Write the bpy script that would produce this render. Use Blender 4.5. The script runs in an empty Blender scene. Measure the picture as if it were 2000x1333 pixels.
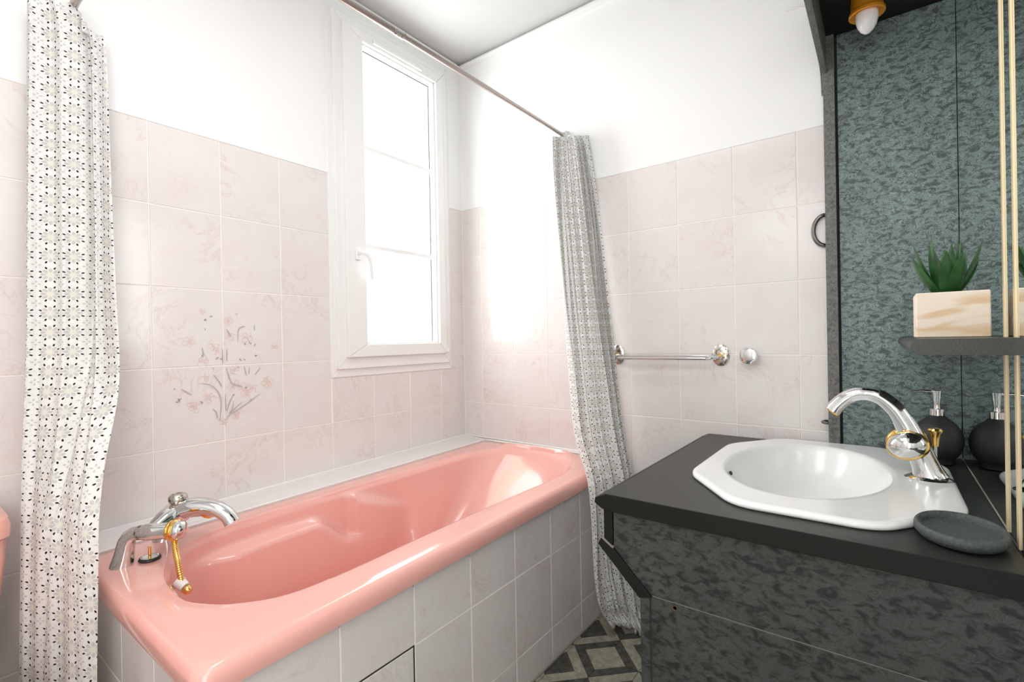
import bpy, math, random
from mathutils import Vector, Matrix
random.seed(7)
PI = math.pi
C = bpy.context.scene.collection
scn = bpy.context.scene

# ------------------------------------------------------------------ camera
FW = (0.79539, 0.60609, -0.00207); RT = (0.60596, -0.79528, -0.01818); UP = (0.01266, -0.01320, 0.99983)
cam = bpy.data.cameras.new('camera'); cam.lens = 951.05 / 2000 * 36; cam.sensor_width = 36; cam.clip_start = 0.02
co = bpy.data.objects.new('camera', cam); C.objects.link(co)
m = Matrix(((RT[0], UP[0], -FW[0], -1.8769), (RT[1], UP[1], -FW[1], -1.7462), (RT[2], UP[2], -FW[2], 1.0889), (0, 0, 0, 1)))
co.matrix_world = m
scn.camera = co
# ------------------------------------------------------------------ light
scn.view_settings.view_transform = 'Standard'; scn.view_settings.look = 'None'
scn.view_settings.gamma = 1; scn.view_settings.use_curve_mapping = False
scn.view_settings.exposure = 0.20
w = bpy.data.worlds.new('overcast_sky'); scn.world = w; w.use_nodes = True
bg = w.node_tree.nodes['Background']; bg.inputs[0].default_value = (0.97, 0.99, 1.0, 1); bg.inputs[1].default_value = 8.5

def area(name, loc, direction, sx, sy, power, color=(1, 1, 1)):
    l = bpy.data.lights.new(name, 'AREA'); l.shape = 'RECTANGLE'; l.size = sx; l.size_y = sy; l.energy = power; l.color = color
    o = bpy.data.objects.new(name, l); C.objects.link(o); o.location = loc
    o.rotation_euler = Vector(direction).to_track_quat('-Z', 'Y').to_euler()
    return o
pt = area('window_daylight', (-0.435, 0.24, 1.75), (0, -1, 0), 0.60, 1.35, 1.0); pt.data.cycles.is_portal = True
area('overhead_fill', (-1.35, -1.0, 2.40), (0, 0, -1), 0.7, 0.7, 8, (0.98, 0.99, 1.0))  # added fill light from above, stands for no fixture
lp = bpy.data.lights.new('fill_point', 'POINT'); lp.energy = 6; lp.shadow_soft_size = 0.24; lp.color = (0.98, 0.99, 1.0)  # soft point fill added near the camera, no globe hangs here
lo = bpy.data.objects.new('fill_point', lp); C.objects.link(lo); lo.location = (-1.8, -1.3, 1.80)
area('camera_side_fill', (-2.20, -1.86, 1.30), (0.50, 1, 0.0), 0.8, 1.6, 16, (1.0, 0.965, 0.915))  # fill panel added to brighten the window wall and tub front, no opening modelled

# ------------------------------------------------------------------ node helpers
class NT:
    def __init__(s, name, rough=0.5, metal=0.0, color=(0.8, 0.8, 0.8), spec=0.5, coat=0.0):
        s.m = bpy.data.materials.new(name); s.m.use_nodes = True; s.t = s.m.node_tree
        s.b = s.t.nodes['Principled BSDF']; s.out = s.t.nodes['Material Output']
        s.b.inputs['Base Color'].default_value = (*color, 1); s.b.inputs['Roughness'].default_value = rough
        s.b.inputs['Metallic'].default_value = metal; s.b.inputs['Specular IOR Level'].default_value = spec
        s.b.inputs['Coat Weight'].default_value = coat
    def n(s, k, **kw):
        x = s.t.nodes.new(k)
        for a, v in kw.items(): setattr(x, a, v)
        return x
    def ln(s, a, b): s.t.links.new(a, b)
    def M(s, op, a, b=None, c=None):
        x = s.n('ShaderNodeMath', operation=op)
        for i, v in enumerate((a, b, c)):
            if v is None: continue
            if isinstance(v, (int, float)): x.inputs[i].default_value = v
            else: s.ln(v, x.inputs[i])
        return x.outputs[0]
    def mix(s, f, a, b):
        x = s.n('ShaderNodeMix', data_type='RGBA')
        for i, v in ((0, f), (6, a), (7, b)):
            if isinstance(v, (int, float)): x.inputs[i].default_value = v
            elif isinstance(v, tuple): x.inputs[i].default_value = (*v, 1)
            else: s.ln(v, x.inputs[i])
        return x.outputs[2]
    def ramp(s, f, stops):
        x = s.n('ShaderNodeValToRGB'); e = x.color_ramp.elements
        while len(e) < len(stops): e.new(0.5)
        for i, (p, c) in enumerate(stops): e[i].position = p; e[i].color = (*c, 1) if isinstance(c, tuple) else (c, c, c, 1)
        s.ln(f, x.inputs[0]); return x.outputs[0]
    def coords(s, kind='Object', rnd=0.0, scale=(1, 1, 1)):
        tc = s.n('ShaderNodeTexCoord'); mp = s.n('ShaderNodeMapping'); mp.inputs['Scale'].default_value = scale
        s.ln(tc.outputs[kind], mp.inputs[0])
        if rnd:
            oi = s.n('ShaderNodeObjectInfo'); v = s.n('ShaderNodeCombineXYZ')
            r = s.M('MULTIPLY', oi.outputs['Random'], rnd)
            for i in range(3): s.ln(r, v.inputs[i])
            s.ln(v.outputs[0], mp.inputs['Location'])
        return mp.outputs[0]
    def noise(s, vec, scale, detail=3, rough=0.5, dist=0.0):
        x = s.n('ShaderNodeTexNoise'); s.ln(vec, x.inputs['Vector'])
        x.inputs['Scale'].default_value = scale; x.inputs['Detail'].default_value = detail
        x.inputs['Roughness'].default_value = rough; x.inputs['Distortion'].default_value = dist
        return x.outputs[0]
    def bump(s, h, strength=0.2, dist=0.002):
        x = s.n('ShaderNodeBump'); x.inputs['Strength'].default_value = strength; x.inputs['Distance'].default_value = dist
        s.ln(h, x.inputs['Height']); s.ln(x.outputs[0], s.b.inputs['Normal'])
    def col(s, c): s.ln(c, s.b.inputs['Base Color'])

def mat_tile(name, light, tint, vein, rough=0.16):
    t = NT(name, rough, spec=0.5)
    v = t.coords('Object', 40.0)
    n1 = t.noise(v, 9, 3, 0.55, 0.4)
    n2 = t.noise(v, 7, 4, 0.6, 1.6)
    veins = t.ramp(t.M('ABSOLUTE', t.M('SUBTRACT', n2, 0.5)), [(0.0, 1.0), (0.012, 0.3), (0.045, 0.0)])
    patch = t.ramp(t.noise(v, 6, 2), [(0.46, 0.0), (0.64, 1.0)])
    c = t.mix(t.ramp(n1, [(0.35, 0.0), (0.7, 1.0)]), light, tint)
    c = t.mix(t.M('MULTIPLY', t.M('MULTIPLY', veins, patch), 0.62), c, vein)
    t.col(c); t.bump(t.noise(v, 14, 2), 0.06, 0.003)
    return t.m
M_ = {}
M_['tile'] = mat_tile('pink_marbled_tile', (0.79, 0.762, 0.745), (0.785, 0.722, 0.71), (0.69, 0.52, 0.505))
M_['tile_panel'] = M_['tile']
M_['grout'] = NT('cream_grout', 0.85, color=(0.90, 0.875, 0.82)).m
M_['sealant'] = NT('white_sealant', 0.4, color=(0.88, 0.87, 0.85)).m
M_['ledge'] = mat_tile('pale_ledge_tile', (0.86, 0.845, 0.83), (0.85, 0.81, 0.80), (0.78, 0.66, 0.65))
M_['gap'] = NT('dark_gap', 0.9, color=(0.03, 0.03, 0.028)).m
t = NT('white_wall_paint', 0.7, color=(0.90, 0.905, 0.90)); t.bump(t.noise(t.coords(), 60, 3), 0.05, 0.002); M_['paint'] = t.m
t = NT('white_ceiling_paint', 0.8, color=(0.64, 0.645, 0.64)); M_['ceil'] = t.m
M_['pvc'] = NT('white_window_plastic', 0.35, color=(0.88, 0.885, 0.875)).m
M_['gasket'] = NT('grey_green_gasket', 0.6, color=(0.16, 0.17, 0.13)).m
M_['enamel'] = NT('salmon_pink_enamel', 0.13, color=(0.88, 0.46, 0.405), spec=0.5, coat=0.4).m
M_['pale_enamel'] = NT('pink_ceramic', 0.12, color=(0.85, 0.42, 0.35), coat=0.4).m
M_['basin'] = NT('white_ceramic', 0.2, color=(0.89, 0.90, 0.895), coat=0.15).m
t = NT('chrome', 0.09, 1.0, (0.74, 0.75, 0.75)); M_['chrome'] = t.m
t = NT('worn_chrome', 0.25, 1.0, (0.62, 0.60, 0.56)); t.col(t.mix(t.ramp(t.noise(t.coords(), 90, 4), [(0.5, 0.0), (0.62, 1.0)]), (0.66, 0.65, 0.62), (0.25, 0.19, 0.10))); M_['worn'] = t.m
M_['rod'] = NT('brushed_rod_metal', 0.28, 1.0, (0.52, 0.47, 0.44)).m
M_['brass'] = NT('polished_brass', 0.16, 1.0, (0.86, 0.56, 0.18)).m
M_['gold_trim'] = NT('pale_gold_trim', 0.35, 0.25, (0.80, 0.66, 0.42)).m
M_['rust'] = NT('rusty_screw', 0.6, 0.3, (0.11, 0.07, 0.04)).m
M_['seam'] = NT('raw_board_edge', 0.7, color=(0.30, 0.28, 0.22)).m
M_['lampbrass'] = NT('orange_brass', 0.3, 0.45, (0.95, 0.40, 0.03)).m
M_['dark_metal'] = NT('dark_worn_metal', 0.3, 1.0, (0.16, 0.155, 0.14)).m
M_['rubber'] = NT('black_rubber', 0.45, color=(0.015, 0.015, 0.015)).m
M_['bulb'] = NT('frosted_bulb_glass', 0.15, color=(0.86, 0.86, 0.86)).m
M_['mirror'] = NT('mirror_silver', 0.0, 1.0, (0.80, 0.84, 0.82)).m

def mat_lam(name, base, dark, line, sc=1.0, lw=0.8, rough=0.42, bumpy=0.25):
    t = NT(name, rough, spec=0.35)
    v = t.coords('Object', 0, (sc, sc, sc))
    # swirling contour lines
    n = t.noise(v, 34, 1.5, 0.5, 1.6)
    lines = t.ramp(t.M('ABSOLUTE', t.M('SINE', t.M('MULTIPLY', n, 40))), [(0.0, 1.0), (0.30, 0.9), (0.62, 0.0)])
    v2 = t.coords('Object', 0, (sc, sc * 1.0, sc * 1.8)); v2.node.inputs['Rotation'].default_value = (0.35, 0, 0)
    sm = t.ramp(t.noise(v2, 48, 2.5, 0.55, 0.7), [(0.46, 0.0), (0.64, 1.0)])
    tone = t.ramp(t.noise(v, 8, 3), [(0.3, 0.85), (0.7, 1.0)])
    c = t.mix(t.M('MULTIPLY', lines, lw), base, line)
    c = t.mix(t.M('MULTIPLY', sm, 0.8), c, dark)
    x = t.n('ShaderNodeMix', data_type='RGBA', blend_type='MULTIPLY'); x.inputs[0].default_value = 1
    t.ln(c, x.inputs[6]); t.ln(tone, x.inputs[7]); t.col(x.outputs[2])
    t.bump(sm, bumpy, 0.001)
    return t.m
M_['burl'] = mat_lam('green_grey_burl_laminate', (0.255, 0.34, 0.33), (0.045, 0.060, 0.060), (0.05, 0.068, 0.068))
M_['burl_low'] = mat_lam('charcoal_burl_laminate', (0.078, 0.086, 0.082), (0.014, 0.017, 0.016), (0.030, 0.034, 0.033), 0.9, 0.5)
t = NT('grey_speckled_edging', 0.5); v = t.coords()
t.col(t.ramp(t.noise(v, 90, 4, 0.7, 1.0), [(0.3, (0.05, 0.053, 0.05)), (0.5, (0.13, 0.135, 0.12)), (0.72, (0.22, 0.22, 0.20))])); M_['edge'] = t.m
t = NT('black_edging', 0.55, color=(0.008, 0.009, 0.008), spec=0.3); M_['black'] = t.m
t = NT('black_canopy_board', 0.6, color=(0.012, 0.012, 0.011), spec=0.2); M_['canopy'] = t.m
t = NT('charcoal_speckled_worktop', 0.38, spec=0.5); v = t.coords()
t.col(t.ramp(t.noise(v, 420, 2), [(0.35, (0.014, 0.0165, 0.014)), (0.6, (0.030, 0.034, 0.029)), (0.72, (0.060, 0.064, 0.055))])); t.bump(t.noise(v, 300, 2), 0.15, 0.0005); M_['worktop'] = t.m
t = NT('grey_stone_composite', 0.6); v = t.coords()
t.col(t.ramp(t.noise(v, 200, 3), [(0.3, (0.045, 0.055, 0.05)), (0.7, (0.09, 0.105, 0.10))])); M_['stone'] = t.m
M_['soap'] = NT('matt_black_ceramic', 0.55, color=(0.022, 0.023, 0.021)).m
t = NT('pale_pine_wood', 0.6); v = t.coords('Object', 0, (6, 3.0, 13))
g = t.noise(v, 1.6, 2.5, 0.5, 0.6)
t.col(t.ramp(g, [(0.3, (0.93, 0.83, 0.72)), (0.50, (0.93, 0.82, 0.69)), (0.56, (0.80, 0.58, 0.36)), (0.60, (0.88, 0.73, 0.53)), (0.72, (0.93, 0.82, 0.68))])); M_['wood'] = t.m
t = NT('dark_green_succulent', 0.42); v = t.coords('Object')
t.col(t.ramp(t.noise(v, 40, 3), [(0.3, (0.010, 0.055, 0.014)), (0.7, (0.035, 0.14, 0.035))])); M_['leaf'] = t.m
M_['leaf_tip'] = NT('leaf_tip_green', 0.5, color=(0.08, 0.18, 0.05)).m
M_['soil'] = NT('dark_moss', 0.9, color=(0.03, 0.035, 0.015)).m
def mat_stone(name, a, b):
    t = NT(name, 0.7); v = t.coords('Object', 9)
    t.col(t.mix(t.ramp(t.noise(v, 45, 5, 0.7), [(0.35, 0.0), (0.65, 1.0)]), a, b)); t.bump(t.noise(v, 120, 3), 0.2, 0.0008); return t.m
M_['fl_light'] = mat_stone('beige_floor_inlay', (0.24, 0.23, 0.175), (0.40, 0.38, 0.30))
M_['fl_dark'] = mat_stone('charcoal_floor_inlay', (0.035, 0.035, 0.03), (0.10, 0.098, 0.08))
M_['fl_joint'] = NT('floor_joint', 0.8, color=(0.34, 0.32, 0.26)).m
M_['ink_grey'] = NT('glaze_grey', 0.2, color=(0.50, 0.47, 0.47)).m
M_['ink_dark'] = NT('glaze_dark_grey', 0.2, color=(0.30, 0.27, 0.28)).m
M_['ink_pink'] = NT('glaze_pink', 0.2, color=(0.78, 0.60, 0.585)).m
M_['ink_peach'] = NT('glaze_peach', 0.2, color=(0.80, 0.63, 0.53)).m
M_['outside'] = NT('cream_render_outside', 0.9, color=(0.75, 0.70, 0.55)).m
t = NT('window_glass', 0.02, color=(1, 1, 1)); gl = t.n('ShaderNodeBsdfTransparent'); gg = t.n('ShaderNodeBsdfGlossy'); gg.inputs['Roughness'].default_value = 0.02
mx = t.n('ShaderNodeMixShader'); mx.inputs[0].default_value = 0.06; t.ln(gl.outputs[0], mx.inputs[1]); t.ln(gg.outputs[0], mx.inputs[2]); t.ln(mx.outputs[0], t.out.inputs[0]); M_['glass'] = t.m

def mat_curtain():
    t = NT('flower_print_curtain', 0.75, spec=0.2)
    tc = t.n('ShaderNodeTexCoord'); sp = t.n('ShaderNodeSeparateXYZ'); t.ln(tc.outputs['UV'], sp.inputs[0])
    u0, v0 = sp.outputs[0], sp.outputs[1]
    u = t.M('SUBTRACT', t.M('FRACT', u0), 0.5); v = t.M('SUBTRACT', t.M('FRACT', v0), 0.5)
    def polar(a, b):
        return t.M('SQRT', t.M('ADD', t.M('MULTIPLY', a, a), t.M('MULTIPLY', b, b))), t.M('ARCTAN2', b, a)
    r, th = polar(u, v)
    def fold(th, n, off):
        p = 2 * PI / n
        return t.M('SUBTRACT', t.M('FLOORED_MODULO', t.M('ADD', th, off + 4 * PI), p), p / 2)
    def ell(r, a, cx, hx, hy, soft=0.35):
        x = t.M('DIVIDE', t.M('SUBTRACT', t.M('MULTIPLY', r, t.M('COSINE', a)), cx), hx)
        y = t.M('DIVIDE', t.M('MULTIPLY', r, t.M('SINE', a)), hy)
        d = t.M('ADD', t.M('MULTIPLY', x, x), t.M('MULTIPLY', y, y))
        x = t.n('ShaderNodeMapRange'); x.inputs[1].default_value = 1 + soft; x.inputs[2].default_value = 1 - soft
        t.ln(d, x.inputs[0]); return x.outputs[0]
    petals = ell(r, fold(th, 8, PI / 8), 0.235, 0.105, 0.07)
    dots = ell(r, fold(th, 8, 0), 0.375, 0.066, 0.037, 0.3)
    disc = ell(r, th, 0.0, 0.16, 0.16); disc = t.M('LESS_THAN', r, 0.15)
    u2 = t.M('SUBTRACT', t.M('FRACT', t.M('ADD', u0, 0.5)), 0.5); v2 = t.M('SUBTRACT', t.M('FRACT', t.M('ADD', v0, 0.5)), 0.5)
    r2, th2 = polar(u2, v2)
    cross = ell(r2, fold(th2, 4, PI / 4), 0.115, 0.06, 0.035)
    vo = t.n('ShaderNodeTexVoronoi'); vo.inputs['Scale'].default_value = 9; t.ln(tc.outputs['UV'], vo.inputs['Vector'])
    specks = t.M('MULTIPLY', t.M('LESS_THAN', vo.outputs[0], 0.22), t.M('GREATER_THAN', r, 0.36))
    c = t.mix(t.M('MULTIPLY', specks, 0.55), (0.87, 0.87, 0.855), (0.60, 0.60, 0.58))
    c = t.mix(disc, c, (0.80, 0.79, 0.71))
    c = t.mix(petals, c, (0.64, 0.625, 0.60))
    c = t.mix(cross, c, (0.60, 0.60, 0.58))
    c = t.mix(dots, c, (0.012, 0.01, 0.01))
    t.col(c)
    tr = t.n('ShaderNodeBsdfTranslucent'); t.ln(c, tr.inputs[0])
    mx = t.n('ShaderNodeMixShader'); mx.inputs[0].default_value = 0.18
    t.ln(t.b.outputs[0], mx.inputs[1]); t.ln(tr.outputs[0], mx.inputs[2]); t.ln(mx.outputs[0], t.out.inputs[0])
    return t.m
M_['curtain'] = mat_curtain()

# ------------------------------------------------------------------ mesh helpers
class MB:
    def __init__(s): s.v = []; s.f = []; s.mi = []
    def add(s, vs, fs, mi=0):
        k = len(s.v); s.v += [tuple(x) for x in vs]; s.f += [tuple(i + k for i in f) for f in fs]; s.mi += [mi] * len(fs); return s
    def box(s, a, b, mi=0):
        x0, y0, z0 = [min(a[i], b[i]) for i in range(3)]; x1, y1, z1 = [max(a[i], b[i]) for i in range(3)]
        return s.add([(x0, y0, z0), (x1, y0, z0), (x1, y1, z0), (x0, y1, z0), (x0, y0, z1), (x1, y0, z1), (x1, y1, z1), (x0, y1, z1)],
                     [(0, 3, 2, 1), (4, 5, 6, 7), (0, 1, 5, 4), (1, 2, 6, 5), (2, 3, 7, 6), (3, 0, 4, 7)], mi)
    def rings(s, R, close=True, cap0=True, cap1=True, mi=0):
        n = len(R[0]); vs = [p for r in R for p in r]; fs = []
        for j in range(len(R) - 1):
            for i in range(n if close else n - 1):
                a = j * n + i; b = j * n + (i + 1) % n; fs.append((a, b, b + n, a + n))
        if cap0: fs.append(tuple(range(n))[::-1])
        if cap1: fs.append(tuple((len(R) - 1) * n + i for i in range(n)))
        return s.add(vs, fs, mi)
    def tube(s, path, rad, n=14, cap=True, closed=False, mi=0, squash=None):
        P = [Vector(p) for p in path]; R = []
        if not hasattr(rad, '__len__'): rad = [rad] * len(P)
        N = len(P); nrm = None
        for i in range(N):
            if closed: d = P[(i + 1) % N] - P[i - 1]
            else: d = P[min(i + 1, N - 1)] - P[max(i - 1, 0)]
            d.normalize()
            if nrm is None: nrm = d.orthogonal().normalized() if squash is None else (Vector(squash[0]) - d * d.dot(Vector(squash[0]))).normalized()
            nrm = (nrm - d * nrm.dot(d)).normalized(); b = d.cross(nrm)
            k = squash[1] if squash else 1.0
            R.append([P[i] + nrm * (rad[i] * k * math.cos(2 * PI * j / n)) + b * (rad[i] * math.sin(2 * PI * j / n)) for j in range(n)])
        if closed: R.append(R[0]); return s.rings(R, True, False, False, mi)
        return s.rings(R, True, cap, cap, mi)
    def lathe(s, prof, org=(0, 0, 0), axis=(0, 0, 1), n=28, sx=1.0, sy=1.0, ref=None, mi=0):
        a = Vector(axis).normalized(); u = (Vector(ref) if ref else a.orthogonal()); u = (u - a * u.dot(a)).normalized(); v = a.cross(u); o = Vector(org)
        return s.rings([[o + a * h + u * (r * sx * math.cos(2 * PI * j / n)) + v * (r * sy * math.sin(2 * PI * j / n)) for j in range(n)] for r, h in prof], mi=mi)
    def prism(s, poly, d, mi=0):
        d = Vector(d); n = len(poly); P = [Vector(p) for p in poly]
        return s.rings([P, [p + d for p in P]], mi=mi)
    def build(s, name, mats, parent=None, smooth=False, bevel=0, angle=40, loc=None, seg=2):
        me = bpy.data.meshes.new(name); me.from_pydata(s.v, [], s.f); me.validate()
        for mm in (mats if isinstance(mats, (list, tuple)) else [mats]): me.materials.append(M_[mm])
        for p, k in zip(me.polygons, s.mi): p.material_index = k
        import bmesh
        bm = bmesh.new(); bm.from_mesh(me); bmesh.ops.recalc_face_normals(bm, faces=bm.faces); bm.to_mesh(me); bm.free()
        if smooth:
            for p in me.polygons: p.use_smooth = True
            me.set_sharp_from_angle(angle=math.radians(angle))
        o = bpy.data.objects.new(name, me); C.objects.link(o)
        if loc is not None: o.location = loc
        if bevel:
            b = o.modifiers.new('bevel', 'BEVEL'); b.width = bevel; b.segments = seg; b.limit_method = 'ANGLE'; b.angle_limit = math.radians(35)
            for p in me.polygons: p.use_smooth = True
            wn = o.modifiers.new('wn', 'WEIGHTED_NORMAL'); wn.keep_sharp = True
        if parent: put(o, parent)
        return o
def put(o, p):
    o.parent = p; o.matrix_parent_inverse = Matrix.Identity(4)
    bpy_loc = wloc(p); o.location = Vector(o.location) - bpy_loc
def wloc(p):
    v = Vector((0, 0, 0))
    while p: v += Vector(p.location); p = p.parent
    return v
def thing(name, label, cat, loc=(0, 0, 0), group=None):
    o = bpy.data.objects.new(name, None); o.empty_display_size = 0.05; C.objects.link(o); o.location = loc
    return tag(o, label, cat, group)
def tag(o, label, cat, group=None):
    o['label'] = label; o['category'] = cat
    if group: o['group'] = group
    return o
def struct(o, label=None):
    o['kind'] = 'structure'
    if label: o['label'] = label
    return o
def smoothstep(a, b, x):
    t = min(1, max(0, (x - a) / (b - a))); return t * t * (3 - 2 * t)
def catmull(P, n, closed=False):
    P = [Vector(p) for p in P]; out = []; N = len(P)
    segs = N if closed else N - 1
    for i in range(segs):
        g = (lambda k: P[k % N]) if closed else (lambda k: P[min(max(k, 0), N - 1)])
        a, b, c, d = g(i - 1), g(i), g(i + 1), g(i + 2)
        for k in range(n):
            t = k / n
            out.append(0.5 * ((2 * b) + (c - a) * t + (2 * a - 5 * b + 4 * c - d) * t * t + (3 * b - a - 3 * c + d) * t ** 3))
    if not closed: out.append(P[-1])
    return out

# ------------------------------------------------------------------ the room
XW, YM, ZC = -2.75, -1.925, 2.524     # entrance wall, mirror wall, ceiling
TH = 0.004                            # depth of wall surface behind tile faces
WX0, WX1, WZ0, WZ1 = -0.775, -0.095, 0.95, 2.47   # window casing
b = MB()
b.box((XW - .1, TH, -.05), (WX0 + .05, .26, ZC + .1)); b.box((WX1 - .05, TH, -.05), (.104, .26, ZC + .1))
b.box((WX0 + .05, TH, -.05), (WX1 - .05, .26, WZ0 + .05)); b.box((WX0 + .05, TH, WZ1 - .05), (WX1 - .05, .26, ZC + .1))
wall_l = struct(b.build('wall_left', 'paint'), 'white painted window wall tiled in pink marble to head height')
wall_r = struct(MB().box((TH, YM - .1, -.05), (.104, TH, ZC + .1)).build('wall_right', 'paint'), 'white painted wall with pink tiles and the towel rail')
wall_m = struct(MB().box((XW - .1, YM - .1, -.05), (TH, YM, ZC + .1)).build('wall_back', 'paint'), 'wall behind the mirrors and washbasin')
wall_e = struct(MB().box((XW - .1, YM, -.05), (XW, TH, ZC + .1)).build('wall_front', 'paint'), 'wall beyond the toilet at the entrance end')
floor = struct(MB().box((XW, YM, -.05), (TH, TH, -.006)).build('floor', 'fl_joint'), 'patterned inlaid tile floor')
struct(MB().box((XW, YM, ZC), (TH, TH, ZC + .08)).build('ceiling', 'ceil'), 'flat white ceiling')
cor = MB()
for k in range(3):
    d = .012 * (3 - k); h = ZC - .028 + k * .0093
    cor.box((-d * .8 + TH, YM, h), (TH, TH, h + .0093)); cor.box((XW, TH - d * .8, h), (TH - .03, TH, h + .0093))
struct(cor.build('trim_1', 'paint'), 'thin stepped white cornice under the ceiling')

# ---- tiles
P, H, J = 0.2, 0.2488, 0.0028
tile_mesh = {}
def tile_me(w_, h_):
    k = (round(w_, 4), round(h_, 4))
    if k not in tile_mesh:
        c = 0.0013; d = 0.0055
        x, z = w_ / 2, h_ / 2
        V = [(-x, d, -z), (x, d, -z), (x, d, z), (-x, d, z), (-x, c, -z), (x, c, -z), (x, c, z), (-x, c, z),
             (-x + c, 0, -z + c), (x - c, 0, -z + c), (x - c, 0, z - c), (-x + c, 0, z - c)]
        F = [(0, 1, 2, 3)] + [(a, (a + 1) % 4, (a + 1) % 4 + 4, a + 4) for a in range(4)] + [(a + 4, (a + 1) % 4 + 4, (a + 1) % 4 + 8, a + 8) for a in range(4)] + [(8, 9, 10, 11)]
        me = bpy.data.meshes.new('tile'); me.from_pydata(V, [], F); me.materials.append(M_['tile']); tile_mesh[k] = me
    return tile_mesh[k]
def tile(name, u0, u1, z0, z1, frame, parent):
    """frame: 'W1' faces -y at y=0; 'W2' faces -x at x=0; or ('x',X) facing -x, ('y',Y) facing -y"""
    w_, h_ = u1 - u0 - J, z1 - z0 - J
    if w_ < 0.01 or h_ < 0.01: return
    o = bpy.data.objects.new(name, tile_me(w_, h_)); C.objects.link(o)
    um, zm = (u0 + u1) / 2, (z0 + z1) / 2
    if frame[0] == 'y': o.location = (um, frame[1] + random.uniform(0, .0005), zm)
    else: o.location = (frame[1] + random.uniform(0, .0005), um, zm); o.rotation_euler = (0, 0, -PI / 2)
    put(o, parent)
    return o
ztop = 1.768
rows = [(ztop - (k + 1) * H, ztop - k * H) for k in range(7)] + [(0.0, ztop - 7 * H)]
cols1 = []
x = -0.1704; cols1.append((x, -0.001))
while x > XW: cols1.append((max(x - P, XW), x)); x -= P
for (z0, z1) in rows:
    for (a, c) in cols1:
        a2, c2, zt = a, c, z1
        if z1 < 0.56 and a > -1.56: continue          # behind the bathtub
        if c > WX0 + .02 and a < WX1:
            if z0 >= WZ0: 
                if c > WX1: a2 = WX1
                else: continue
            elif z1 > WZ0:
                if c > WX1 + .02:                      # L-shaped cut beside the casing corner
                    tile('tile', WX1, c, WZ0, z1, ('y', 0), wall_l)
                zt = WZ0
        if c > WX0 and c < WX0 + .02 and z1 > WZ0: c2 = WX0
        tile('tile', a2, c2, max(z0, .57 if a > -1.56 else 0), zt, ('y', 0), wall_l)
cols2 = [(-0.1244, -0.001)]; y = -0.1244
while y > YM: cols2.append((max(y - P, YM), y)); y -= P
for (z0, z1) in rows:
    for (a, c) in cols2:
        if z1 < 0.56 and a > -.8: continue
        tile('tile', a, c, max(z0, .57 if a > -.74 else 0), z1, ('x', 0), wall_r)
# grout beds
g = MB().box((XW, .0016, 0), (WX0, TH + .001, ztop)).box((WX1, .0016, 0), (TH, TH + .001, ztop)).box((WX0, .0016, 0), (WX1, TH + .001, WZ0))
g.build('grout', 'grout', wall_l)
MB().box((.0016, YM, 0), (TH + .001, TH, ztop)).build('grout', 'grout', wall_r)
MB().box((XW, -.001, ztop), (WX0, TH + .001, ztop + .004)).box((WX1, -.001, ztop), (TH, TH + .001, ztop + .004)).build('tile_edge', 'paint', wall_l)
MB().box((-.001, YM, ztop), (TH + .001, TH, ztop + .004)).build('tile_edge', 'paint', wall_r)

# ---- flower painting on the tiles
G = [[(-1.202, 0.993), (-1.185, 0.967), (-1.178, 0.951)], [(-1.243, 0.968), (-1.213, 0.96), (-1.193, 0.941), (-1.183, 0.917), (-1.181, 0.887), (-1.186, 0.841)], [(-1.168, 0.927), (-1.167, 0.87)], [(-1.143, 0.921), (-1.154, 0.899), (-1.164, 0.869)], [(-1.142, 0.901), (-1.147, 0.875), (-1.157, 0.86)], [(-1.114, 0.894), (-1.136, 0.877), (-1.151, 0.86), (-1.166, 0.844)], [(-1.055, 0.916), (-1.091, 0.892), (-1.129, 0.869), (-1.153, 0.856)], [(-1.163, 1.015), (-1.155, 0.98), (-1.146, 0.96)], [(-1.106, 1.016), (-1.099, 0.984)], [(-1.089, 1.011), (-1.091, 0.987)], [(-1.052, 1.007), (-1.07, 0.984)], [(-1.125, 1.1), (-1.124, 1.131), (-1.118, 1.147), (-1.101, 1.153)], [(-1.295, 0.954), (-1.267, 0.933)], [(-1.161, 1.143), (-1.147, 1.119)], [(-1.208, 0.882), (-1.197, 0.87), (-1.193, 0.85)], [(-1.174, 1.077), (-1.174, 1.028)], [(-1.16, 1.077), (-1.161, 1.035)], [(-1.156, 0.992), (-1.146, 0.96), (-1.113, 0.946)], [(-1.235, 1.083), (-1.23, 1.056)], [(-1.07, 1.159), (-1.069, 1.139)]]
D = [(-1.223, 1.172, 0.0047), (-1.207, 1.184, 0.0041), (-1.223, 1.143, 0.0034), (-1.233, 1.055, 0.0041), (-1.191, 1.047, 0.0054), (-1.18, 1.043, 0.0034), (-1.099, 1.091, 0.0047), (-1.085, 1.095, 0.0047), (-1.07, 1.087, 0.0047), (-1.119, 1.039, 0.0047), (-1.105, 1.04, 0.0041), (-1.067, 1.048, 0.0047), (-1.305, 0.916, 0.0054), (-1.3, 0.921, 0.0041), (-1.314, 0.954, 0.0034), (-1.101, 0.942, 0.0047), (-1.143, 0.923, 0.0041), (-1.087, 0.897, 0.003), (-1.238, 0.906, 0.0041), (-1.125, 1.012, 0.0027), (-1.204, 1.012, 0.0027), (-1.126, 1.194, 0.003)]
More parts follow.
